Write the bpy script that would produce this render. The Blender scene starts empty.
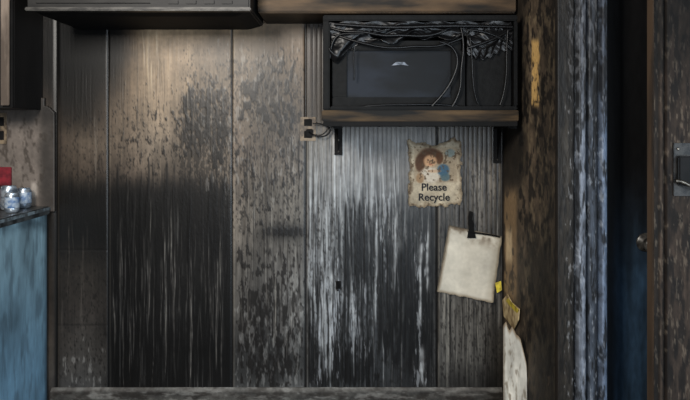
import bpy, bmesh, math
import numpy as np
from mathutils import Vector
S=0.0044; D=3.2; ZC=1.241
def kk(d): return (D-d)/D
def W(px,py,d=0.0):
    k=kk(d); return Vector(((px-345)*S*k,-d,ZC+(130-py)*S*k))
sc=bpy.context.scene
sc.view_settings.view_transform='Standard'
rs=np.random.RandomState(7)
# ---------- numpy helpers
def lin(c):
    c=np.clip(np.asarray(c,float)/255.0,0,1)
    return np.where(c<=0.04045,c/12.92,((c+0.055)/1.055)**2.4)
def vn(x,y,seed):
    T=np.random.RandomState(seed).rand(256,256)
    xi=np.floor(x).astype(int); yi=np.floor(y).astype(int)
    fx=x-xi; fy=y-yi; fx=fx*fx*(3-2*fx); fy=fy*fy*(3-2*fy)
    a=T[yi%256,xi%256];b=T[yi%256,(xi+1)%256];c=T[(yi+1)%256,xi%256];d=T[(yi+1)%256,(xi+1)%256]
    return (a*(1-fx)+b*fx)*(1-fy)+(c*(1-fx)+d*fx)*fy
def fbm(x,y,seed,o=4):
    s=0;a=1;t=0
    for i in range(o):
        s=s+a*vn(x*2**i+i*17.3,y*2**i+i*9.1,seed+i); t+=a; a*=0.55
    return s/t
def ss(a,b,x):
    t=np.clip((x-a)/(b-a),0,1); return t*t*(3-2*t)
def box(x,y,x0,x1,y0,y1,sx=6,sy=15):
    return ss(x0-sx,x0+sx,x)*(1-ss(x1-sx,x1+sx,x))*ss(y0-sy,y0+sy,y)*(1-ss(y1-sy,y1+sy,y))
def gau(x,y,cx,cy,rx,ry): return np.exp(-((x-cx)/rx)**2-((y-cy)/ry)**2)
def thr(n,dens,soft=0.05):
    t=0.5+(0.5-dens)*0.62
    return ss(t-soft,t+soft,n)*(dens>0.01)
def mixc(C,m,col):
    col=np.asarray(col,float)
    return C*(1-m[...,None])+col*m[...,None]
def contrast(C,p,piv):
    L=C.mean(-1,keepdims=True)+1e-3
    r=L/piv
    return C*np.where(r<1,r**(p-1),r**((p-1)*.25))
# ---------- blender helpers
def attr_mat(name,rough=0.7,spec=0.25,noise=0.25,scale=(250,250,60),bump=0.15,metal=0):
    m=bpy.data.materials.new(name); m.use_nodes=True
    nt=m.node_tree; b=nt.nodes['Principled BSDF']
    at=nt.nodes.new('ShaderNodeAttribute'); at.attribute_name='Col'
    tc=nt.nodes.new('ShaderNodeTexCoord'); mp=nt.nodes.new('ShaderNodeMapping')
    mp.inputs['Scale'].default_value=scale
    nz=nt.nodes.new('ShaderNodeTexNoise'); nz.inputs['Scale'].default_value=1; nz.inputs['Detail'].default_value=4
    nt.links.new(tc.outputs['Object'],mp.inputs[0]); nt.links.new(mp.outputs[0],nz.inputs['Vector'])
    mr=nt.nodes.new('ShaderNodeMapRange'); mr.inputs['From Min'].default_value=0.3; mr.inputs['From Max'].default_value=0.7
    mr.inputs['To Min'].default_value=1-noise; mr.inputs['To Max'].default_value=1+noise
    nt.links.new(nz.outputs['Fac'],mr.inputs['Value'])
    vm=nt.nodes.new('ShaderNodeVectorMath'); vm.operation='SCALE'
    nt.links.new(at.outputs['Color'],vm.inputs[0]); nt.links.new(mr.outputs[0],vm.inputs['Scale'])
    nt.links.new(vm.outputs[0],b.inputs['Base Color'])
    bp=nt.nodes.new('ShaderNodeBump'); bp.inputs['Strength'].default_value=bump; bp.inputs['Distance'].default_value=0.003
    nt.links.new(nz.outputs['Fac'],bp.inputs['Height']); nt.links.new(bp.outputs[0],b.inputs['Normal'])
    b.inputs['Roughness'].default_value=rough; b.inputs['Specular IOR Level'].default_value=spec; b.inputs['Metallic'].default_value=metal
    return m
def mat(name,c1,c2=None,scale=(20,20,20),rough=0.6,spec=0.3,metal=0,bump=0.2,lo=0.4,hi=0.6):
    m=bpy.data.materials.new(name); m.use_nodes=True
    nt=m.node_tree; b=nt.nodes['Principled BSDF']
    if c2 is None: c2=[v*0.6 for v in c1]
    tc=nt.nodes.new('ShaderNodeTexCoord'); mp=nt.nodes.new('ShaderNodeMapping'); mp.inputs['Scale'].default_value=scale
    nz=nt.nodes.new('ShaderNodeTexNoise'); nz.inputs['Scale'].default_value=1; nz.inputs['Detail'].default_value=6
    cr=nt.nodes.new('ShaderNodeValToRGB')
    cr.color_ramp.elements[0].position=lo; cr.color_ramp.elements[1].position=hi
    cr.color_ramp.elements[0].color=(*lin(c2),1); cr.color_ramp.elements[1].color=(*lin(c1),1)
    nt.links.new(tc.outputs['Object'],mp.inputs[0]); nt.links.new(mp.outputs[0],nz.inputs['Vector'])
    nt.links.new(nz.outputs['Fac'],cr.inputs[0]); nt.links.new(cr.outputs[0],b.inputs['Base Color'])
    bp=nt.nodes.new('ShaderNodeBump'); bp.inputs['Strength'].default_value=bump; bp.inputs['Distance'].default_value=0.004
    nt.links.new(nz.outputs['Fac'],bp.inputs['Height']); nt.links.new(bp.outputs[0],b.inputs['Normal'])
    b.inputs['Roughness'].default_value=rough; b.inputs['Specular IOR Level'].default_value=spec; b.inputs['Metallic'].default_value=metal
    return m
def link(ob,parent=None):
    sc.collection.objects.link(ob)
    if parent: ob.parent=parent
    return ob
def empty(name):
    e=bpy.data.objects.new(name,None); e.empty_display_size=0.1; return link(e)
def grid(name,P,C,material,parent=None,mask=None,smooth=True):
    ny,nx=P.shape[:2]
    me=bpy.data.meshes.new(name)
    idx=np.arange(ny*nx).reshape(ny,nx)
    q=np.stack([idx[:-1,:-1],idx[1:,:-1],idx[1:,1:],idx[:-1,1:]],-1).reshape(-1,4)
    V=P.reshape(-1,3); Cc=C.reshape(-1,3)
    if mask is not None:
        mk=mask.reshape(-1); q=q[mk[q].all(1)]
        used=np.unique(q); rm=-np.ones(ny*nx,int); rm[used]=np.arange(len(used)); q=rm[q]; V=V[used]; Cc=Cc[used]
    me.vertices.add(len(V)); me.vertices.foreach_set('co',V.astype(np.float32).ravel())
    n=len(q); me.loops.add(n*4); me.loops.foreach_set('vertex_index',q.astype(np.int32).ravel())
    me.polygons.add(n); me.polygons.foreach_set('loop_start',np.arange(0,n*4,4,dtype=np.int32))
    me.polygons.foreach_set('loop_total',np.full(n,4,np.int32))
    me.update(calc_edges=True)
    me.polygons.foreach_set('use_smooth',np.full(n,smooth))
    ca=me.color_attributes.new('Col','FLOAT_COLOR','POINT')
    L=np.ones((len(V),4),np.float32); L[:,:3]=lin(Cc); ca.data.foreach_set('color',L.ravel())
    me.materials.append(material)
    return link(bpy.data.objects.new(name,me),parent)
def boxob(name,a,b,material,parent=None,bev=0.003,smooth=False):
    a=Vector(a);b=Vector(b)
    bm=bmesh.new(); bmesh.ops.create_cube(bm,size=1)
    for v in bm.verts:
        v.co=Vector([(a[i]+b[i])/2+v.co[i]*abs(b[i]-a[i]) for i in range(3)])
    if bev>0: bmesh.ops.bevel(bm,geom=bm.edges[:],offset=bev,segments=2,affect='EDGES')
    me=bpy.data.meshes.new(name); bm.to_mesh(me); bm.free(); me.materials.append(material)
    return link(bpy.data.objects.new(name,me),parent)
def poly(name,pts,faces,material,parent=None,bev=0,solid=0):
    me=bpy.data.meshes.new(name); me.from_pydata([tuple(p) for p in pts],[],faces); me.update()
    bm=bmesh.new(); bm.from_mesh(me); bmesh.ops.recalc_face_normals(bm,faces=bm.faces)
    if bev: bmesh.ops.bevel(bm,geom=bm.edges[:],offset=bev,segments=2,affect='EDGES')
    bm.to_mesh(me); bm.free(); me.materials.append(material)
    ob=link(bpy.data.objects.new(name,me),parent)
    if solid:
        md=ob.modifiers.new('s','SOLIDIFY'); md.thickness=solid
    return ob
def hexa(name,p8,material,parent=None,bev=0.002):
    return poly(name,p8,[(0,1,2,3),(7,6,5,4),(0,4,5,1),(1,5,6,2),(2,6,7,3),(3,7,4,0)],material,parent,bev)
def lathe(name,prof,loc,material,parent=None,axis='Z',n=32):
    vs=[];fs=[]
    for (r,h) in prof:
        for i in range(n):
            a=2*math.pi*i/n; x,y=r*math.cos(a),r*math.sin(a)
            if axis=='Z': p=(x,y,h)
            elif axis=='Y': p=(x,-h,y)
            else: p=(h,x,y)
            vs.append(Vector(p)+Vector(loc))
    for j in range(len(prof)-1):
        for i in range(n):
            fs.append((j*n+i,j*n+(i+1)%n,(j+1)*n+(i+1)%n,(j+1)*n+i))
    fs.append(tuple(range(n))); fs.append(tuple((len(prof)-1)*n+i for i in range(n)))
    ob=poly(name,vs,fs,material,parent)
    for p in ob.data.polygons: p.use_smooth=len(p.vertices)==4
    return ob
def tube(name,pts,r,material,parent=None):
    cu=bpy.data.curves.new(name,'CURVE'); cu.dimensions='3D'; cu.bevel_depth=r; cu.bevel_resolution=3; cu.resolution_u=8
    sp=cu.splines.new('NURBS'); sp.points.add(len(pts)-1)
    for i,p in enumerate(pts): sp.points[i].co=(*p,1)
    sp.use_endpoint_u=True; sp.order_u=4
    cu.materials.append(material); cu.use_fill_caps=True
    return link(bpy.data.objects.new(name,cu),parent)

# ================= BACK WALL =================
xs=np.concatenate([np.linspace(-170,-10,24),np.arange(-8,502.1,0.55)]); xs[-1]=502
ys=np.concatenate([np.linspace(-156,-14,20),np.arange(-12,412.1,1.0)]); ys[-1]=412
gx,gy=np.meshgrid(xs,ys)
rows=[30,70,110,145,175,195,230,270,310,350,390]
cols={
 0:[(60,50,42)]*11,
 56:[(12,10,9),(14,12,10),(50,42,35),(60,50,42),(56,47,39),(44,38,32),(34,31,28),(44,39,34),(52,46,41),(58,53,48),(62,60,58)],
 80:[(16,13,11),(22,18,14),(54,46,38),(82,71,60),(68,58,49),(34,30,26),(32,29,26),(58,52,46),(64,58,53),(68,64,60),(66,65,64)],
 107:[(20,16,13),(34,28,22),(68,57,47),(88,76,64),(70,60,51),(32,28,24),(26,24,22),(44,40,36),(54,49,45),(56,52,48),(54,53,52)],
 109:[(24,19,15),(44,36,28),(80,68,56),(88,76,64),(64,55,47),(20,17,15),(18,17,16),(24,22,21),(28,26,25),(24,23,22),(28,28,28)],
 130:[(72,58,45),(104,86,67),(110,94,77),(98,85,72),(64,55,47),(18,16,14),(20,18,17),(28,26,25),(30,29,28),(24,23,22),(30,30,30)],
 150:[(138,117,93),(138,118,95),(128,111,92),(114,101,87),(74,65,56),(28,25,23),(34,32,30),(48,46,44),(42,41,40),(28,27,27),(32,32,32)],
 200:[(108,91,72),(106,90,72),(102,88,72),(98,86,73),(74,65,56),(38,34,30),(38,36,34),(46,44,42),(40,39,38),(26,25,25),(30,30,30)],
 231:[(100,83,65),(96,82,66),(94,81,67),(92,81,69),(84,75,65),(58,52,46),(44,41,38),(42,40,38),(34,33,32),(28,27,27),(32,32,32)],
 233:[(112,94,74),(104,89,72),(98,85,72),(102,89,77),(102,91,80),(96,87,78),(90,83,75),(84,79,73),(72,69,65),(56,55,54),(66,66,65)],
 260:[(108,91,72),(100,86,70),(92,81,68),(96,85,74),(98,89,79),(90,84,76),(80,75,69),(78,75,71),(70,68,66),(56,55,54),(66,66,65)],
 304:[(106,89,71),(98,84,69),(92,81,69),(92,84,75),(94,87,79),(90,85,78),(78,75,70),(80,78,75),(94,94,92),(74,74,73),(90,90,89)],
 306:[(56,44,33),(56,44,33),(62,54,46),(90,86,80),(98,95,91),(94,92,90),(88,87,86),(92,93,94),(102,104,105),(90,92,93),(84,86,87)],
 345:[(50,40,30),(50,40,30),(66,61,55),(104,102,99),(116,116,115),(110,111,111),(92,94,95),(88,90,91),(98,101,104),(93,96,99),(79,82,84)],
 375:[(50,40,30),(50,40,30),(66,61,55),(106,103,100),(114,114,113),(106,107,108),(84,86,87),(78,81,83),(80,83,86),(76,79,82),(59,61,63)],
 410:[(50,40,30),(50,40,30),(62,57,50),(94,90,85),(102,99,95),(94,93,91),(80,80,79),(64,65,66),(58,60,61),(58,60,61),(52,53,54)],
 436:[(50,40,30),(50,40,30),(56,50,44),(84,79,72),(90,86,80),(86,83,78),(72,71,68),(54,54,53),(52,52,52),(54,54,54),(50,50,50)],
 438:[(50,40,30),(50,40,30),(52,46,39),(76,70,62),(86,81,74),(84,80,74),(80,77,72),(80,78,73),(88,85,80),(84,82,78),(74,73,70)],
 480:[(50,40,30),(50,40,30),(52,46,39),(74,68,60),(86,81,74),(86,82,76),(84,80,75),(84,81,77),(94,91,86),(86,84,80),(78,76,73)],
 502:[(40,32,24),(40,32,24),(38,32,26),(52,46,40),(60,55,48),(62,57,50),(58,54,48),(60,56,51),(68,64,59),(62,59,54),(54,51,48)],
}
ck=sorted(cols); A=np.array([cols[k] for k in ck],float)
C=np.zeros(gx.shape+(3,))
for ch in range(3):
    tmp=np.stack([np.interp(ys,rows,A[i,:,ch]) for i in range(len(ck))],1)
    for r in range(len(ys)): C[r,:,ch]=np.interp(xs,ck,tmp[r])
H=np.zeros(gx.shape)
n0=fbm(gx/45,gy/60,11); n1=fbm(gx/1.6,gy/80,21,3)
rgt=ss(300,308,gx)
C*= (0.78+0.44*n0)[...,None]
C*= (1+(0.08+.14*rgt)*2*(n1-.5))[...,None]
C*= (0.90+0.20*fbm(gx/3,gy/3,51,3))[...,None]
C*= (0.80+0.4*fbm(gx/18,gy/30,53,4))[...,None]
rib=(0.5+0.5*np.cos(gx*2*np.pi/4.6))**3*(gx>307)
C*= (1-0.16*rib)[...,None]; H-=0.0007*rib
edge=box(gx,gy,112,228,195,395,6,12)
jy=gy+18*(fbm(gx/9,gy*0,63)-.5)+12*(fbm(gx/1.5,gy*0,64,2)-.5)
C*=(1-.50*ss(172,202,jy)*ss(106,114,gx)*(1-ss(229,234,gx)))[...,None]
C*=(1-.45*ss(172,198,jy)*(1-ss(235,262,gy))*ss(56,60,gx)*(1-ss(106,110,gx)))[...,None]
C*=(1-.15*ss(240,262,gy)*ss(56,60,gx)*(1-ss(106,110,gx))*(1-ss(340,395,gy)))[...,None]
for cx,cy,rx,ry,a in [(358,250,16,45,.5),(398,300,26,70,.55),(350,372,26,22,.65),(420,350,14,50,.45),(320,375,12,20,.6),(270,360,30,38,.45),(285,232,20,8,.65),(455,385,18,22,.4),(490,385,14,24,.4),(400,215,24,18,.3),(205,125,22,26,.25),(270,100,26,40,.22),(428,205,12,60,.35)]:
    C*=(1-a*gau(gx+8*(fbm(gx/12,gy/30,57)-.5),gy,cx,cy,rx,ry))[...,None]
m=ss(.5,.85,fbm(gx/1.1,gy/45,41,2))*ss(.35,.65,fbm(gx/14,gy/50,43))
C=mixc(C,m*(0.30*edge+0.36*box(gx,gy,308,436,135,395)+0.06*box(gx,gy,60,108,200,390)+.14*box(gx,gy,233,304,160,390)+.18*box(gx,gy,438,500,140,390)+.08*box(gx,gy,112,300,40,180)),(140,138,134)); H+=0.0002*m
m=ss(.5,.82,fbm(gx/1.2,gy/38,45,2))*ss(.35,.62,fbm(gx/11,gy/45,47))
C=mixc(C,m*(0.6*edge+0.62*box(gx,gy,308,436,190,395)+.3*box(gx,gy,308,436,128,200)+.3*box(gx,gy,438,500,130,390)+.22*box(gx,gy,233,304,120,390)+.12*box(gx,gy,112,230,40,180)),(13,12,11)); H-=0.0002*m
def flakes(dens,sx,sy,seed,col,a,soft=.03,h=.001):
    global C,H
    m=thr(fbm(gx/sx,gy/sy,seed,5),dens,soft); C=mixc(C,m*a,col); H+=h*.35*m
flakes(0.5*box(gx,gy,182,202,90,150,6,14)+0.36*box(gx,gy,205,228,70,170,6,20)+0.54*box(gx,gy,238,260,75,120,8,15)
  +0.42*box(gx,gy,260,298,55,140,8,20)+0.52*box(gx,gy,238,302,300,396,5,30)+0.38*box(gx,gy,236,302,240,318,6,20)
  +0.6*box(gx,gy,264,303,227,236,6,3)+0.28*box(gx,gy,235,303,140,225,6,20)+0.22*box(gx,gy,120,230,90,170,8,20),2.6,7,81,(22,19,17),.66,.05)
flakes(0.34*box(gx,gy,180,304,50,240,5,20)+0.38*box(gx,gy,306,436,200,395)+.30*box(gx,gy,438,500,150,390)+.26*box(gx,gy,60,230,100,390),1.5,3.6,91,(20,17,15),.45,.04,.0004)
flakes(0.46*box(gx,gy,284,303,270,392,4,15)+0.34*box(gx,gy,236,284,300,390,5,15)+0.24*box(gx,gy,200,300,40,200)+.26*box(gx,gy,60,107,345,395),2.4,10,101,(134,133,130),.38,.05,.0006)
flakes(0.46*box(gx,gy,314,342,255,385,6,15)+0.36*box(gx,gy,376,392,190,300,4,20)+0.44*box(gx,gy,414,426,230,390,3,12)+0.38*box(gx,gy,345,372,280,360,6,15),2.2,13,121,(150,153,157),.55,.06,.0007)
flakes(0.46*box(gx,gy,380,434,225,370,6,20)+0.5*box(gx,gy,325,376,335,393,7,14)+0.42*box(gx,gy,345,378,200,290,5,18),1.9,18,131,(11,10,10),.78,.05,-.0005)
def drip(x,y0,y1,w,col,a=0.9):
    i0,i1=np.searchsorted(xs,[x-4*w-4,x+4*w+4]); X=gx[:,i0:i1]; Y=gy[:,i0:i1]
    cx=x+0.8*np.sin(Y/27+x)+0.4*np.sin(Y/9+x*3)
    ww=w*(0.75+0.3*np.sin(Y/17+x*7))
    mm=np.exp(-((X-cx)/ww)**2)*ss(y0-3,y0+8,Y)*(1-ss(y1-18,y1,Y))*a
    mm=mm*(0.55+.6*vn(X*0+x,Y/5,5))
    mm=np.clip(mm,0,1)
    C[:,i0:i1]=C[:,i0:i1]*(1-mm[...,None])+np.array(col,float)*mm[...,None]; H[:,i0:i1]+=0.0003*mm
R=rs.rand
for i in range(110):
    x=309+R()**1.2*125; y0=132+R()**1.5*170; drip(x,y0,y0+20+R()*100,0.4+R()*.5,(160,163,164),.25+R()*.35)
for i in range(130):
    x=308+R()*127; y0=185+R()*130+(20 if x<340 else 0); drip(x,y0,min(y0+20+R()*100,394),0.45+R()*.85,(11,10,10),.5+R()*.4)
for i in range(40):
    x=309+R()*190; y0=127+R()*15; drip(x,y0,y0+12+R()*60,0.45+R()*.6,(20,17,14),.4+R()*.3)
for i in range(85):
    x=113+R()*115; y0=186+R()*120; drip(x,y0,y0+25+R()*110,0.4+R()*.4,(116,112,106),.2+R()*.35)
for i in range(55):
    x=113+R()*115; y0=160+R()*40; drip(x,y0,y0+30+R()*110,0.6+R()*.9,(9,8,8),.55+R()*.3)
for i in range(45):
    x=439+R()*60; y0=135+R()*200; drip(x,y0,y0+25+R()*90,0.45+R()*.5,(150,146,136),.2+R()*.28)
for i in range(40):
    x=439+R()*60; y0=135+R()*220; drip(x,y0,min(394,y0+25+R()*90),0.45+R()*.6,(18,15,13),.4+R()*.35)
for i in range(45):
    x=236+R()*66; y0=50+R()*250; drip(x,y0,y0+25+R()*70,0.45+R()*.55,(24,20,17),.3+R()*.4)
for i in range(30):
    x=236+R()*66; y0=150+R()*180; drip(x,y0,y0+25+R()*70,0.4+R()*.4,(140,136,128),.2+R()*.25)
for i in range(40):
    x=112+R()*118; y0=32+R()*90; drip(x,y0,y0+25+R()*60,0.4+R()*.4,(44,36,29) if i%2 else (150,132,108),.2+R()*.25)
for i in range(26):
    x=60+R()*46; y0=110+R()*200; drip(x,y0,y0+25+R()*70,0.4+R()*.5,(24,21,19) if i%3 else (110,104,96),.2+R()*.3)
for x,y0,y1,w in [(334,135,215,1.2),(340,175,235,1.0),(371,140,225,1.3),(376,190,330,1.4),(395,160,300,1.0),(326,200,390,1.3),(331,270,380,2.0),(322,290,360,1.7),(353,280,385,1.2),(421,240,330,2.6),(421,345,392,2.6),(428,230,300,1.5)]:
    drip(x,y0,y1,w,(174,177,178),0.62)
for x,y0,y1,w in [(329,128,160,1.2),(345,205,300,1.3),(348,210,330,1.8),(357,215,300,1.5),(367,225,380,1.8),(380,250,360,2.0),(390,240,350,2.2),(402,250,345,2.4),(411,265,380,2.4),(432,205,370,1.8),(335,365,395,5),(349,345,392,3),(316,340,392,2.2),(445,225,290,2.0),(191,85,150,1.4),(186,95,135,1.2),(343,300,392,1.6)]:
    drip(x,y0,y1,w,(12,11,10),0.85)
for x,y0,y1 in [(148,30,110),(152,60,100),(143,30,75),(156,30,60)]:  # pale strokes paint the panel's sheen into the wall colour
    drip(x,y0,y1,1.2,(172,154,128),0.5)
drip(203,343,362,4.5,(8,8,8),.9)
for x,w,a in [(108,1.0,.85),(232,0.9,.8),(305.5,1.3,.9),(437,1.0,.85),(56.5,2.2,.9)]:  # last entry paints the backsplash's cast shadow; the rest are panel seams
    mm=np.exp(-((gx-x)/w)**2); C=mixc(C,mm*a,(12,10,9)); H-=0.003*mm
    mm=np.exp(-((gx-x-2.0)/0.8)**2)*(0.3+0.7*n1); C=mixc(C,mm*0.32,(140,130,114))  # light edge highlight painted beside each line
for y,x0,x1,a in [(250,58,108,.35),(325,58,108,.3)]:
    mm=np.exp(-((gy-y)/0.9)**2)*box(gx,gy,x0,x1,y-9,y+9,2,2); C=mixc(C,mm*a,(18,15,13)); H-=0.0006*mm
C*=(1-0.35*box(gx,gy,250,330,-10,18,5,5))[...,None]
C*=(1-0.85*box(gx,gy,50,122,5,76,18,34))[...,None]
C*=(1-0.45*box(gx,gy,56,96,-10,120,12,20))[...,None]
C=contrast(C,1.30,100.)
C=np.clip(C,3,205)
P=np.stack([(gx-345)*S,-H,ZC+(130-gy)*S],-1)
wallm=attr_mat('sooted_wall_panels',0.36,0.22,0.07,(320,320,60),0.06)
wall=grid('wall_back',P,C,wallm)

# ================= SIDE WALL (right, receding) =================
XR=157*S
dd=np.linspace(0,0.808,150); zz=np.linspace(2.5,0,520)
gd,gz=np.meshgrid(dd,zz)
k=(D-gd)/D; qx=345+XR/S/k; qy=130+(ZC-gz)/S/k
C=np.zeros(gd.shape+(3,))+np.array([68,58,47.])
C*= (0.55+0.9*fbm(qx/9,qy/50,201))[...,None]; C*=(0.65+0.7*fbm(qx/3,qy/9,205,4))[...,None]
C=mixc(C,thr(fbm(qx/2.5,qy/12,211,5),0.44*box(qx,qy,518,556,-60,430,4,10))*.8,(20,17,15))
C=mixc(C,thr(fbm(qx/2,qy/10,221,5),0.34*box(qx,qy,520,556,10,420,4,10))*.6,(116,102,80))
oc=ss(1.1,.7,np.abs(qx-535.5)/4.5*(0.75+.6*fbm(qx/3,qy/7,231)))*box(qx,qy,520,550,40,106,1,4)*ss(.3,.5,fbm(qx/2,qy/6,233))
C=mixc(C,oc*0.9,(200,162,100)); 
oc=box(qx,qy,503,517,190,300,2,8)*ss(.38,.52,fbm(qx/3,qy/12,241,4)); C=mixc(C,oc*0.75,(146,120,88))
C=mixc(C,box(qx,qy,506,512,230,262,1,6)*.8,(206,182,146))
C=mixc(C,box(qx,qy,500,504,130,420,1.5,5)*.8,(16,13,11))
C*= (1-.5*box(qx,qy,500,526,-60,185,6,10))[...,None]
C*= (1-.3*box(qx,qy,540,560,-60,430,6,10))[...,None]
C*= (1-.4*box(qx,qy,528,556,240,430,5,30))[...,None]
Hh=0.004*(fbm(qx/5,qy/14,251,4)-.5)
P=np.stack([XR-Hh*ss(0,.05,gd)*ss(.808,.77,gd),-gd,gz],-1)
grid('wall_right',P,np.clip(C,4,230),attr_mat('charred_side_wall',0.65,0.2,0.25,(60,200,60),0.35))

# ================= DOOR CASING =================
d0=0.808; K=kk(d0)
def prof(t):
    return (0.004+0.014*ss(.0,.03,t)*(1-ss(.34,.38,t)) +0.022*ss(.40,.44,t)*(1-ss(.56,.60,t)) +0.014*ss(.60,.66,t)*(1-ss(.80,.84,t))+0.024*ss(.86,.90,t)*(1-ss(.985,1,t)))
tt=np.linspace(0,1,120); zz=np.linspace(2.2,0,560); gt,gz=np.meshgrid(tt,zz)
qx=555+50*gt; qy=130+(ZC-gz)/S/K
C=np.zeros(gt.shape+(3,))
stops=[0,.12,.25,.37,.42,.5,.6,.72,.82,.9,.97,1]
cv=[(28,24,21),(40,37,33),(52,49,45),(14,14,15),(90,95,103),(110,118,131),(48,53,61),(63,70,80),(24,27,32),(98,110,129),(65,79,98),(12,15,20)]  # blue towards the right is daylight painted into the trim colour
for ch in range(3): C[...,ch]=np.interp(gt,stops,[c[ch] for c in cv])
C*= (0.75+0.5*fbm(qx/2,qy/45,301))[...,None]; C*=(.75+.5*fbm(qx/3,qy/8,303))[...,None]
top=box(qx,qy,550,610,-200,95,3,60)
C=mixc(C,thr(fbm(qx/2.2,qy/14,311,5),0.46*top+0.36*box(qx,qy,556,604,60,430,2,20),.1)*.65,(16,16,16))
C=mixc(C,thr(fbm(qx/1.8,qy/7,321,5),0.40*box(qx,qy,566,598,-20,75,3,20)+.2*box(qx,qy,564,603,75,430,3,10),.07)*.42,(168,173,180))
C=mixc(C,top*.4,(20,18,17))
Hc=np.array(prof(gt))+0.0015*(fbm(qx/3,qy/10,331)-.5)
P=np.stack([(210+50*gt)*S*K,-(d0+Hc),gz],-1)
e=empty('trim_1')
peel=attr_mat('peeling_casing_paint_lit_blue',0.5,0.2,0.15,(250,250,70),0.15)
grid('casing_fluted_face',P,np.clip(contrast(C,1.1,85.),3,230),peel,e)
burnt=mat('burnt_wood',(58,45,33),(24,19,15),(14,14,3),0.65,0.3)
blk=mat('black_soot_and_shade',(12,11,11),(6,6,6),(20,20,20),0.7,0.12)
XL=260*S*K
boxob('casing_core',(XR+0.001,-d0-.003,0),(XL-.001,-d0+.10,2.2),burnt,e,0)
dx=np.linspace(XL-0.03,XL+0.72,160); dz=np.linspace(2.03,0.01,260); gX,gZ=np.meshgrid(dx,dz)
d1=0.70; q=130+(ZC-gZ)/S/kk(d1); qxx=345+gX/S/kk(d1)
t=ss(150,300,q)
C=np.array([9,9,10.])*(1-t[...,None])+np.array([34,50,66.])*t[...,None]  # soot above; blue light on the lower door painted into its colour
C*=(0.6+0.8*fbm(qxx/7,q/40,401))[...,None]
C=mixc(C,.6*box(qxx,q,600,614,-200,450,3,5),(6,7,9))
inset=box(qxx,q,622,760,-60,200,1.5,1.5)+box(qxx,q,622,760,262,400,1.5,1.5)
P=np.stack([gX,-(d1-0.0015*inset),gZ],-1)
dr=empty('door_1')
grid('leaf_face',P,np.clip(C,3,200),attr_mat('sooted_door_lit_blue',0.5,0.2,0.25,(60,60,20),0.2),dr)
boxob('leaf_core',(XL-.03,-d1+.04,.01),(XL+.72,-d1+.011,2.03),blk,dr,0)
dkm=mat('tarnished_metal',(80,74,66),(26,24,22),(60,60,60),0.35,0.6,0.7)
kl=W(645,242,d1)
lathe('knob',[(.030,0),(.032,.004),(.030,.008),(.012,.010),(.011,.03),(.022,.038),(.026,.048),(.024,.058),(.014,.064)],kl,mat('knob_steel',(90,88,84),(40,38,36),(40,40,40),.35,.5,.5),dr,'Y')
boxob('wall_doorway',(XL+.74,-d0,0),(2.3,-d0+.1,2.5),burnt,None,0)
boxob('wall_over_door',(XL-.0,-d0,2.06),(XL+.739,-d0+.1,2.5),burnt,None,0)
d2=1.3; K2=kk(d2)
x0=310*S*K2
dz=np.linspace(2.03,0.01,500); dx=np.linspace(0,0.62,330); gX,gZ=np.meshgrid(dx,dz)
qx=655+gX/S/K2; qy=130+(ZC-gZ)/S/K2
C=np.zeros(gX.shape+(3,))
for ch,(a) in enumerate([(24,16,44,24,36),(19,13,35,19,29),(15,11,28,16,24)]):
    C[...,ch]=np.interp(qx,[655,659,661,664,676],a)
C*=(0.6+.8*fbm(qx/4,qy/50,411))[...,None]; C*=(.7+.6*fbm(qx/3,qy/8,413))[...,None]
C=mixc(C,thr(fbm(qx/4,qy/22,421,5),0.40*np.ones(qx.shape),.08)*.7,(14,12,11))
C=mixc(C,thr(fbm(qx/1.8,qy/9,431,5),0.24*np.ones(qx.shape),.05)*.5,(84,74,62))
C*=(1-.5*box(qx,qy,650,900,-60,60,3,60))[...,None]
Hq=0.012*ss(663,665,qx)*(1-ss(666,667.5,qx))+.006*(gX<.012)
P=np.stack([x0+gX,-(d2-Hq),gZ],-1)
dr=empty('door_2')
grid('leaf_face',P,np.clip(C,3,200),attr_mat('charred_door_wood',0.7,0.08,0.2,(80,80,25),0.25),dr)
boxob('leaf_core',(x0,-d2+.05,.01),(x0+.62,-d2+.0135,2.03),burnt,dr,0)
lm=mat('sooty_latch_steel',(34,32,30),(12,11,11),(60,60,60),0.55,0.25,0.2)
boxob('latch_plate',W(673,143,d2+.001),W(700,196,d2+.006),lm,dr,.001)
boxob('latch_body',W(676,156,d2+.006),W(694,186,d2+.022),blk,dr,.004)
tube('latch_lever',[W(676,181,d2+.03),W(683,180,d2+.035),W(692,188,d2+.035),W(702,190,d2+.03)],.0045,dkm,dr)
lathe('latch_screw',[(.004,0),(.004,.002),(.002,.003)],W(678,149,d2+.006),dkm,dr,'Y',12)

# ================= BASEBOARD =================
bx=np.arange(52,502,0.8); by=np.linspace(387,412,26); gx2,gy2=np.meshgrid(bx,by)
C=np.zeros(gx2.shape+(3,))+np.array([58,56,53.])
C*=(0.45+1.1*fbm(gx2/22,gy2/8,501))[...,None]; C*=(.8+.4*fbm(gx2/4,gy2/3,503))[...,None]
C=mixc(C,thr(fbm(gx2/9,gy2/4,511,4),.46*np.ones(gx2.shape),.12)*.6,(24,20,17))
C=mixc(C,thr(fbm(gx2/12,gy2/3,521,4),.32*np.ones(gx2.shape),.1)*.45,(128,126,122))
C=mixc(C,np.exp(-((gy2-388.5)/1.1)**2)*(.2+.4*fbm(gx2/20,gy2*0,531)),(150,148,144))
P=np.stack([(gx2-345)*S,-(0.016*ss(387,390.5,gy2)+0.0)-0.0025,ZC+(130-gy2)*S],-1)
grid('baseboard_back',P,C,attr_mat('peeling_baseboard_paint',.6,.2,.2,(80,80,80),.3))

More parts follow.
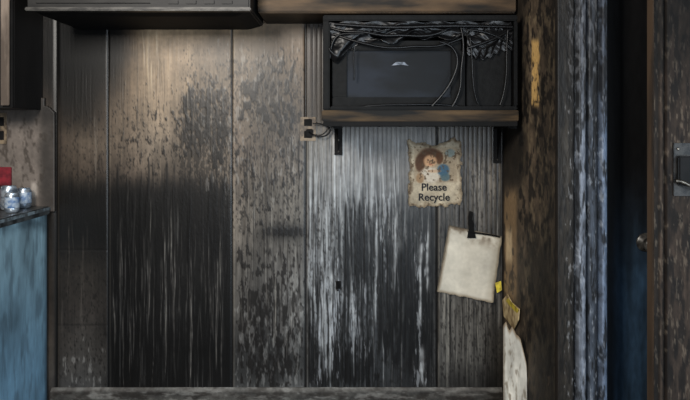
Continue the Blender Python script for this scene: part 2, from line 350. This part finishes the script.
# ================= HOOD =================
hd=empty('range_hood')
hm=mat('sooty_hood_enamel',(26,25,24),(13,12,12),(10,30,40),0.5,0.2)
f=.46
a=W(27,9,f); b=W(250,9,f); zt=W(0,-70,0).z
boxob('body',(a.x,-f,a.z),(b.x,-.003,zt-.05),hm,hd,.006)
boxob('front_lip',(a.x-.004,-f-.012,a.z-.008),(b.x+.004,-f+.03,a.z+.006),mat('lip_metal',(58,56,53),(26,25,24),(20,20,90),.45,.3,.2),hd,.003)
w1=W(30,9,f).x; w2=W(248,9,f).x; zb=W(0,30,0).z; zt2=a.z
hexa('underside_pan',[(w1+.02,-f+.08,zb),(w2-.055,-f+.08,zb),(w2-.055,-.01,zb),(w1+.02,-.01,zb),
                      (w1,-f+.01,zt2),(w2,-f+.01,zt2),(w2,-.01,zt2),(w1,-.01,zt2)],blk,hd,.004)
for i,px in enumerate([168,186,204,222]):
    boxob('switch_%d'%i,W(px,4,f+.001),W(px+10,0,f+.006),hm,hd,.001)
tube('grille_bar',[W(36,3,f+.004),W(90,3,f+.004),W(150,3,f+.004)],.0015,hm,hd)

# ================= LEFT WALL CABINET =================
cb=empty('wall_cabinet')
cx=W(43,0,0).x; cd=.28; zb=W(0,108,cd).z
dkbrown=mat('sooty_cabinet_wood',(18,16,15),(8,7,7),(6,6,2),.55,.2)
boxob('carcass',(-2.05,-cd,zb),(cx,-.002,2.1),dkbrown,cb,.002)
tanm=mat('scorched_face_frame',(126,112,100),(66,56,48),(14,14,3),.55,.3)
boxob('door_panel',(-2.04,-cd-.018,zb+.02),(W(9,0,cd+.02).x,-cd-.001,2.08),dkbrown,cb,.003)
boxob('door_stile',(W(1,0,cd+.02).x,-cd-.024,zb+.01),(W(9.5,0,cd+.02).x,-cd-.0185,2.08),tanm,cb,.002)
boxob('edge_strip',(W(11,0,cd).x,-cd-.010,zb+.0),(cx-.0005,-cd-.0005,2.08),blk,cb,.002)
lathe('door_pull',[(.006,0),(.005,.012),(.011,.018),(.012,.024),(.007,.03)],W(-2,96,cd+.02),dkm,cb,'Y',20)

# ================= OVERHEAD CABINET =================
oc=empty('overhead_cabinet')
od=.30
warm=mat('scorched_cabinet_rail',(84,66,47),(26,22,18),(4,4,22),.5,.12,0,.2,.38,.7)
xa=W(250,0,.46).x+.012; xb=XR-.012
boxob('carcass',(xa,-od,W(0,13,od).z),(xb,-.003,2.1),warm,oc,.003)
boxob('bottom_rail',(xa,-od-.014,W(0,12,od).z),(xb,-od-.0005,W(0,-12,od).z),warm,oc,.003)
boxob('cabinet_door',(xa+.01,-od-.02,W(0,-14,od).z),(xb-.01,-od-.0005,2.08),warm,oc,.003)

# ================= BACKSPLASH, COUNTER =================
bsx=np.arange(-40,57,1.0); bsy=np.arange(98,212,1.0); g1,g2=np.meshgrid(bsx,bsy)
C=np.zeros(g1.shape+(3,))+np.array([98,89,82.])
C*=(0.65+0.7*fbm(g1/16,g2/25,601))[...,None]
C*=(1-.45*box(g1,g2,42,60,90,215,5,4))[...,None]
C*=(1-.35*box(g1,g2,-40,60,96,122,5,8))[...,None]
C=mixc(C,thr(fbm(g1/3,g2/8,611,4),.3*box(g1,g2,0,56,120,210))*.6,(44,38,33))
C=mixc(C,box(g1,g2,33,39,182,196,2,3)*.7,(160,150,140))  # small highlight painted onto the panel
mk=~((g1>46)&(g2<112)&(((g1-46)**2+(g2-116)**2)>110))
P=np.stack([(g1-345)*S,-0.02-0*g1,ZC+(130-g2)*S],-1)
bs=grid('backsplash_panel',P,C,attr_mat('backsplash_laminate',.5,.2,.12,(60,60,60),.15),None,mk)
md=bs.modifiers.new('s','SOLIDIFY'); md.thickness=.018; md.offset=-1
ct=empty('kitchen_counter')
cxr=W(52,0,0).x
yy=np.linspace(0.024,.60,170); zz=np.linspace(.872,0,260); gd,gz=np.meshgrid(yy,zz)
q1=345+(cxr-.012)/S/kk(gd); q2=130+(ZC-gz)/S/kk(gd)
C=np.zeros(gd.shape+(3,))
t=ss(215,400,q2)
C=np.array([128,154,164.])*(1-t[...,None])+np.array([102,136,158.])*t[...,None]  # blue light falling on the end panel, put into its base colour
C*=(0.72+0.56*fbm(gd*9,gz*4,701))[...,None]
C*=(0.93+0.14*fbm(gd*150,gz*14,711))[...,None]
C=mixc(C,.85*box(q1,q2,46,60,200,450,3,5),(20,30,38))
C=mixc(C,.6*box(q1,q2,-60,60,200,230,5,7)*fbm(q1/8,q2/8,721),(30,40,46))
C=mixc(C,thr(fbm(gd*30,gz*8,731,4),.32*np.ones(gd.shape),.14)*.35,(54,66,74))
P=np.stack([np.full(gd.shape,cxr-.012),-gd,gz],-1)
grid('end_panel_face',P,np.clip(C,4,220),attr_mat('blue_lit_panel',.4,.3,.08,(40,40,20),.1),ct)
boxob('cabinet_body',(-2.05,-.60,.0),(cxr-.0125,-.022,.872),blk,ct,0)
topm=mat('sooted_countertop',(70,72,72),(30,30,30),(18,18,18),.35,.5)
boxob('countertop',(-2.05,-.63,.873),(cxr,-.022,.908),topm,ct,.005)
boxob('edge_band',(cxr+.0003,-.63,.892),(cxr+.003,-.022,.905),mat('edge_trim',(120,132,138),(70,74,76),(30,30,30),.4,.5),ct,.001)
alu=mat('can_aluminium',(170,178,186),(90,100,112),(25,25,60),.3,.5,.6)
redm=mat('can_label_red',(120,40,36),(70,20,20),(40,40,40),.4,.4)
blm=mat('can_label_blue',(60,86,120),(140,150,160),(50,50,50),.4,.4)
TZ=.9085
def can(px,d,r,h,lab):
    e=empty('soda_can'); x=(px-345)*S*kk(d)
    loc=Vector((x,-d,TZ))
    lathe('body',[(r*.75,0),(r*.95,.006),(r,.014),(r,h*.3),(r,h*.86),(r*.82,h*.96),(r*.84,h*.98),(r*.84,h),(r*.78,h),(r*.76,h*.975),(.002,h*.975)],loc,alu,e)
    lathe('label',[(r+.0006,h*.25),(r+.0009,h*.26),(r+.0009,h*.78),(r+.0006,h*.79)],loc,lab,e)
    boxob('pull_tab',loc+Vector((-.008,-.012,h*.976)),loc+Vector((.008,.010,h*.976+.003)),alu,e,.001)
can(24,.09,.030,.085,blm); can(9,.17,.034,.10,alu); can(-9,.14,.033,.12,redm); can(12,.27,.028,.08,blm)
boxob('red_wall_sign',W(-12,186,.03),W(12,167,.0205),mat('red_sign_paint',(112,24,34),(80,14,24),(30,30,30),.5,.3),None,.002)
so=empty('wall_outlet')
pm=mat('sooted_outlet_plastic',(112,96,76),(66,55,43),(40,40,40),.5,.35)
boxob('plate',W(-6,144,.0275),W(7,113,.0205),pm,so,.002)
boxob('socket',W(-3,140,.030),W(4,131,.0276),blk,so,.001); boxob('socket_b',W(-3,126,.030),W(4,117,.0276),blk,so,.001)

# ================= MICROWAVE + SHELF =================
mw=empty('microwave')
gl=mat('melted_black_plastic',(9,9,10),(4,4,5),(30,30,30),.38,.22,0,.3)
gl2=mat('melted_dull_plastic',(10,10,10),(5,5,5),(40,40,40),.6,.10,0,.4)
f=.40
L=W(323,0,f).x; R=W(517,0,f).x; zt=W(0,16,f).z; zb=W(0,110,f).z
yb=-.03; th=.012
boxob('top_panel',(L,-f,zt-th),(R,yb,zt),gl2,mw,.003)
boxob('bottom_panel',(L,-f,zb),(R,yb,zb+th),gl2,mw,.003)
boxob('left_panel',(L,-f,zb+th),(L+th,yb,zt-th),gl2,mw,.003)
boxob('right_panel',(R-th,-f,zb+th),(R,yb,zt-th),gl2,mw,.003)
boxob('back_panel',(L+th,yb-.01,zb+th),(R-th,yb,zt-th),blk,mw,0)
boxob('rim_top',(L,-f-.012,zt-.020),(R,-f-.0005,zt+.002),gl2,mw,.004)
boxob('rim_left',(L,-f-.012,zb+.002),(L+.026,-f-.0005,zt-.021),gl2,mw,.004)
boxob('rim_bottom',(L+.027,-f-.012,zb+.0),(R,-f-.0005,zb+.014),gl2,mw,.004)
boxob('rim_right',(R-.014,-f-.012,zb+.015),(R,-f-.0005,zt-.021),gl2,mw,.004)
fi=f-.03
def wb(n,x0,y0,x1,y1,da,db,m,bv=.003):
    a=W(x0,y0,f);b=W(x1,y1,f); boxob(n,(a.x,-da,b.z),(b.x,-db,a.z),m,mw,bv)
wb('door_frame_top',332,40,462,50,fi+.01,fi-.01,gl2)
wb('door_frame_bottom',332,97,462,107,fi+.01,fi-.01,gl2)
wb('door_frame_left',332,50,347,97,fi+.008,fi-.01,gl2)
wb('door_frame_right',452,50,466,107,fi+.012,fi-.01,gl2)
glass=mat('sooty_glass',(22,26,33),(9,11,14),(4,4,9),.5,.10,0,.05)
wb('window_glass',346,49,453,98,fi-.004,fi-.009,glass,0)
wb('control_panel',468,26,513,106,fi+.002,fi-.01,gl2)
dm=attr_mat('melted_drape_plastic',.36,.24,.2,(60,60,60),.25)
def sheet(name,u0,u1,top,botf,amp,seed,hl=.36):
    nu,nv=150,60
    u=np.linspace(0,1,nu); v=np.linspace(0,1,nv); gu,gv=np.meshgrid(u,v)
    px=u0+(u1-u0)*gu
    bot=botf(gu); py=top+(bot-top)*gv+1.5*np.sin(gu*40+gv*6)
    sc_=(u1-u0)/183
    dep=f-.002+amp*np.sin(gv*7+gu*16*sc_+4*fbm(gu*8*sc_,gv*3,seed))*gv+.012*(fbm(gu*14*sc_,gv*4,seed+9,2)-.5)
    kkk=(D-f)/D
    P=np.stack([(px-345)*S*kkk,-dep,ZC+(130-py)*S*kkk],-1)
    hole=fbm(gu*12*sc_,gv*3,seed+20)>hl
    o=grid(name,P,np.zeros(P.shape)+np.array([11,11,12.]),dm,mw,hole)
    md=o.modifiers.new('s','SOLIDIFY'); md.thickness=.002
sheet('melted_drape',329,512,21,lambda g:44+5*np.sin(g*9+1)+4*np.sin(g*23)+10*np.exp(-((g-.03)/.05)**2)-10*ss(.5,.6,g)*(1-ss(.72,.8,g)),.014,811,.30)
sheet('melted_control_skin',467,513,24,lambda g:54+5*np.sin(g*5)+0*g,.008,851,.15)
def strand(i,pts,r):
    tube('melted_strand_%d'%i,[W(x,y,f+o_) for x,y,o_ in pts],r,gl,mw)
strand(0,[(331,28,.0),(345,33,.016),(362,30,.018),(382,37,.018),(405,34,.018),(430,38,.016),(446,30,.014)],.006)
strand(1,[(333,34,.0),(350,40,.016),(372,46,.018),(395,49,.016),(420,45,.016),(440,48,.014),(462,38,.01)],.005)
strand(2,[(330,58,-.002),(331,40,.008),(340,30,.014),(360,36,.016),(385,30,.014)],.004)
strand(3,[(440,42,.014),(452,44,.014),(460,58,.014),(455,75,.012),(446,92,.01),(432,106,.0)],.005)
strand(4,[(461,28,.01),(466,48,.01),(458,70,.008),(463,90,.006),(452,107,0)],.0045)
strand(5,[(468,48,.012),(480,44,.018),(495,40,.018),(513,28,.004)],.006)
strand(6,[(468,30,.014),(480,30,.018),(498,34,.018),(512,46,.004)],.005)
strand(7,[(352,108,-.01),(380,104,.0),(410,106,.0),(440,103,.0),(470,108,-.01)],.004)
strand(8,[(355,46,.012),(352,58,.008),(356,72,.004),(354,80,0)],.0025)
strand(9,[(334,24,.014),(370,27,.018),(410,28,.018),(450,25,.018),(512,27,.012)],.007)
strand(10,[(470,38,.016),(474,62,.012),(470,84,.006),(478,104,.0)],.0035)
strand(11,[(508,30,.014),(505,55,.012),(510,80,.006),(500,105,.0)],.0035)
poly('window_glint',[W(391,66,fi+.0),W(396,62,fi),W(404,62,fi+.004),(W(409,66,fi)),W(404,65,fi),W(397,65,fi+.003)],[(0,1,2,3,4,5)],mat('glint_grey',(110,116,126),(60,64,70),(80,80,80),.6,.3),mw,0,.002)  # reflection in the door window, built as a small pale patch
sh=empty('wall_shelf')
zs1=zb-.0012; zs0=W(0,126,f+.01).z
shm=mat('scorched_shelf_wood',(82,64,42),(15,13,11),(2.8,2.8,22),.5,.08,0,.2,.44,.70)
boxob('board',(L-.004,-f-.012,zs0+.018),(R+.004,-.003,zs1),shm,sh,.003)
boxob('board_shadow_strip',(L+.0,-f-.010,zs0-.001),(R-.0,-.003,zs0+.0175),blk,sh,.002)  # black strip standing in for the shade below the board
for i,pxx,h in [(0,338.5,155),(1,497,163)]:
    a=W(pxx-4,128,.0); b=W(pxx+4,h,.0)
    boxob('bracket_leg_%d'%i,(a.x,-.012,b.z),(b.x,-.004,zs0-.004),blk,sh,.001)
    boxob('bracket_arm_%d'%i,(a.x,-.30,zs0-.010),(b.x,-.0125,zs0-.0015),blk,sh,.001)
    cxm=(a.x+b.x)/2
    poly('bracket_gusset_%d'%i,[(cxm,-.0125,zs0-.0105),(cxm,-.11,zs0-.0105),(cxm,-.0125,b.z+.02)],[(0,1,2)],blk,sh,0,.002)
    for j in (0,1):
        lathe('screw_%d_%d'%(i,j),[(.004,0),(.004,.0015),(.002,.003)],(cxm,-.0122,b.z+.015+.05*j),dkm,sh,'Y',12)
ow=empty('wall_outlet.001')
boxob('plate',W(300,141,.008),W(316,117,.003),pm,ow,.002)
boxob('socket',W(304,126,.010),W(312,119,.0081),blk,ow,.001)
boxob('socket_b',W(304,138,.010),W(312,131,.0081),blk,ow,.001)
cd_=empty('power_cord')
boxob('plug',W(306,137,.026),W(313,129,.0105),blk,cd_,.003)
tube('cable',[W(309,132,.026),W(314,136,.045),W(324,138,.04),(W(331,132,.03)),W(330,127,.03),W(322,124,.03),W(316,123,.03),W(313,124,.03)],.0032,gl,cd_)
tube('cable_up',[W(312,134,.026),W(318,137,.03),W(327,133,.03),W(330,126,.02),W(328,118,.02)],.003,gl,cd_)

# ================= POSTER =================
po=empty('recycling_poster')
u=np.arange(403,465,0.4); v=np.arange(135,210,0.4); gx,gy=np.meshgrid(u,v)
rg=fbm(gx/5,gy/5,901,4); lx=408+3.0*(rg-.5)*2-2.5*ss(150,142,gy); rx=461+3.5*(rg-.5)*2-3*ss(195,207,gy)
ty=142+3*(rg-.5)*2-5*np.exp(-((gx-452)/6)**2)+2*np.exp(-((gx-432)/9)**2); byy=206+4*(rg-.5)*2-2*ss(440,460,gx)
ty=ty-2*np.exp(-((gx-410)/4)**2)
mk=(gx>lx)&(gx<rx)&(gy>ty)&(gy<byy)
C=np.zeros(gx.shape+(3,))+np.array([150,140,121.])
C*=(0.75+0.5*fbm(gx/9,gy/9,911))[...,None]
ed=np.minimum.reduce([gx-lx,rx-gx,gy-ty,byy-gy])
C=mixc(C,ss(5,0,ed)*.6,(74,60,44)); 
def ell(cx,cy,rx_,ry_,s=.25): 
    return 1-ss(1-s,1+s,np.sqrt(((gx-cx)/rx_)**2+((gy-cy)/ry_)**2))
C=mixc(C,box(gx,gy,414,457,147,182,1,1)*.5,(120,104,84))
C=mixc(C,ell(430,155,11,7)*.95,(64,42,28)); C=mixc(C,ell(420,163,5,9)*.9,(60,38,24)); C=mixc(C,ell(439,158,4,6)*.9,(72,46,28))
C=mixc(C,ell(430,161,6.5,6)*.95,(168,132,100)); C=mixc(C,ell(427.8,160,.8,.9)*.8,(34,28,26)); C=mixc(C,ell(432.4,160,.8,.9)*.8,(34,28,26))
C=mixc(C,ell(430.2,164.2,1.8,.5)*.7,(120,60,50))
C=mixc(C,ell(430,175,10,8)*.9,(172,164,150)); C=mixc(C,ell(443,170,6,6)*.9,(44,74,96)); C=mixc(C,ell(445,177,5,4)*.8,(56,80,90))
C=mixc(C,ell(450,153,5,4)*.7,(88,106,110)); C=mixc(C,ell(420,178,4,5)*.7,(120,92,64)); C=mixc(C,ell(434,171,7,1.6)*.6,(162,128,98))
C=mixc(C,thr(fbm(gx/2.5,gy/3,921,4),.28*np.ones(gx.shape))*(1-.9*box(gx,gy,412,456,181,203,3,2))*.8,(70,56,42))
dep=.007+.004*fbm(gx/14,gy/14,931)+.010*ss(4,0,ed)*fbm(gx/7,gy/7,941)
P=np.stack([(gx-345)*S,-dep,ZC+(130-gy)*S],-1)
o=grid('paper',P,C,attr_mat('scorched_poster_paper',.7,.2,.12,(120,120,120),.3),po,mk)
md=o.modifiers.new('s','SOLIDIFY'); md.thickness=.0008
boxob('mounting_tape',W(425,155,.0085),W(445,147,.0005),blk,po,0)
ink=mat('printed_ink',(14,14,22),(10,10,14),(30,30,30),.6,.2)
for n,t,px,py,sz in [('lettering_top','Please',434,190.5,.045),('lettering_bottom','Recycle',434,200.5,.045)]:
    cu=bpy.data.curves.new(n,'FONT'); cu.body=t; cu.size=sz; cu.align_x='CENTER'; cu.offset=.0006; cu.extrude=.0012
    cu.materials.append(ink); ob=link(bpy.data.objects.new(n,cu),po); ob.location=W(px,py,.0135); ob.rotation_euler=(math.pi/2,0,0)

# ================= NOTE PAD =================
npd=empty('scorched_notepad')
u=np.linspace(0,1,150); gu,gv=np.meshgrid(u,u)
c00=np.array([449,225.]);c10=np.array([501,236.]);c01=np.array([437,291.]);c11=np.array([492,302.])
Q=(c00*(1-gu[...,None])+c10*gu[...,None])*(1-gv[...,None])+(c01*(1-gu[...,None])+c11*gu[...,None])*gv[...,None]
ed=np.minimum.reduce([gu,1-gu,gv,1-gv])+.03*(fbm(gu*10,gv*10,951)-.6)
mk=(ed>0)&~((Q[...,0]-472)**2/30+(Q[...,1]-229)**2/30<1)
C=np.zeros(gu.shape+(3,))+np.array([178,173,160.])
C*=(0.82+0.36*fbm(gu*3,gv*3,961))[...,None]
C=mixc(C,ss(.06,0,ed)*.6,(84,70,52)); C=mixc(C,ss(.3,.0,gv)*ss(.35,.7,fbm(gu*5,gv*6,971))*.8,(80,68,54))
C=mixc(C,ss(.8,1,gu)*.35,(96,84,64))
dep=.016+.018*ss(.8,1,gv)*gu+.012*ss(.8,1,gu)*(1-gv)
P=np.stack([(Q[...,0]-345)*S,-dep,ZC+(130-Q[...,1])*S],-1)
pap=attr_mat('scorched_paper',.7,.2,.06,(60,60,60),.12)
grid('top_sheet',P,C,pap,npd,mk)
for i in range(4):
    Pi=P.copy(); Pi[...,1]=-(.001+.0038*i); Pi[...,0]+=.002*(i-1); Pi[...,2]-=.002*(3-i)*.5
    grid('sheet_%d'%i,Pi[::4,::4],C[::4,::4]*.75,pap,npd)
pts=[(467,238),(469,228),(468,217),(470,211),(473,212),(472,219),(474,224),(474,230),(476,238)]
poly('charred_curl',[W(x,y,.022) for x,y in pts],[tuple(range(len(pts)))],blk,npd,0,.003)
tube('charred_edge',[W(468,232,.022),W(478,233,.026),W(484,234,.028),W(492,235,.030),W(500,237,.030)],.0035,blk,npd)
yt=mat('yellow_tag_plastic',(196,176,48),(140,122,36),(40,40,40),.5,.3)
poly('yellow_tag',[W(495,283,.02),W(501,281,.025),W(502,290,.025),W(497,293,.02)],[(0,1,2,3)],yt,None,0,.003)
def SW(px,py,off=.006):
    kx=XR/((px-345)*S); return Vector((XR-off,-(1-kx)*D,ZC+(130-py)*S*kx))
tb=empty('torn_drywall_strip')
us=np.linspace(0,1,40); zs_=np.linspace(0,1,160); gu,gv=np.meshgrid(us,zs_)
db=.455; kb=kk(db)
px=503+24*gu
ptop=np.interp(px,[503,506,509,512,516,520,524,527],[327,322,331,326,334,338,352,368])
jag=ptop+3*(fbm(px/2,px*0,981)-.5)
zt_=ZC+(130-jag)*S*kb
Z=np.maximum(zt_*(1-gv),0)
py_=130+(ZC-Z)/S/kb
C=np.zeros(gu.shape+(3,))+np.array([172,168,158.])
C*=(.75+.5*fbm(px/5,py_/22,983))[...,None]
C=mixc(C,ss(6,0,py_-jag)*.7,(96,76,52)); C=mixc(C,ss(.12,0,gu)*.6,(60,50,40)); C=mixc(C,thr(fbm(px/3,py_/12,985,4),.3*np.ones(px.shape),.08)*.6,(84,74,60))
P=np.stack([(px-345)*S*kb,-db-.004*np.sin(gu*3)-.006*gv,Z],-1)
o=grid('strip',P,C,pap,tb); md=o.modifiers.new('s','SOLIDIFY'); md.thickness=.008; md.offset=-1
pts=[(505,300),(510,294),(514,302),(522,309),(521,320),(516,330),(511,322),(506,316)]
poly('torn_flap',[SW(*p,.008) for p in pts],[tuple(range(len(pts)))],mat('scorched_flap',(190,170,130),(120,100,70),(20,20,20),.7,.2),tb,0,.003)
pts=[(511,298),(514,302),(522,310),(520,313),(513,306),(509,301)]
poly('yellow_edge',[SW(*p,.011) for p in pts],[tuple(range(len(pts)))],yt,tb,0,.002)
hk=empty('wall_hook')
boxob('plate',W(336,289,.006),W(341,281,.002),blk,hk,.001)
tube('hook',[W(338,282,.006),W(338,280,.018),W(338,287,.026),W(338,291,.018)],.003,blk,hk)

# ================= ROOM =================
flm=mat('sooty_floor_tiles',(70,62,54),(30,27,24),(3,3,3),.6,.3)
boxob('floor',(-2.2,-4.6,-.05),(2.4,.05,-.0005),flm,None,0)
boxob('ceiling',(-2.2,-4.6,2.5),(2.4,.05,2.55),mat('smoky_ceiling',(50,44,38),(24,21,19),(2,2,2),.8,.2),None,0)
boxob('wall_left',(-2.25,-4.6,0),(-2.06,.05,2.5),mat('smoky_wall',(60,52,44),(30,26,22),(2,2,2),.8,.2),None,0)

# ================= LIGHT =================
def area(name,loc,target,size,power,col,sy=None):
    l=bpy.data.lights.new(name,'AREA'); l.energy=power; l.color=col; l.size=size
    if sy: l.shape='RECTANGLE'; l.size_y=sy
    o=bpy.data.objects.new(name,l); o.location=loc
    o.rotation_euler=(Vector(target)-Vector(loc)).to_track_quat('-Z','Y').to_euler(); return link(o)
area('warm_room_light',(-1.0,-3.0,2.1),(-.15,0,1.45),.6,104,(1,.95,.88))
area('window_daylight',(1.5,-3.0,1.0),(-1.0,-.2,.6),.9,54,(.72,.87,1),1.3)
area('soft_fill_light',(.35,-3.7,1.2),(.15,0,1.0),.7,58,(.82,.91,1),1.0)  # second, softer fill added from the centre right
w=bpy.data.worlds.new('World'); sc.world=w; w.use_nodes=True
w.node_tree.nodes['Background'].inputs[0].default_value=(.6,.75,1,1); w.node_tree.nodes['Background'].inputs[1].default_value=.07
cam=bpy.data.cameras.new('Camera'); co=bpy.data.objects.new('Camera',cam); link(co)
co.location=(0,-D,ZC); co.rotation_euler=(math.pi/2,0,0)
cam.sensor_width=36; cam.lens=36*D/(690*S); cam.shift_y=-70/690; cam.clip_start=.05
sc.camera=co
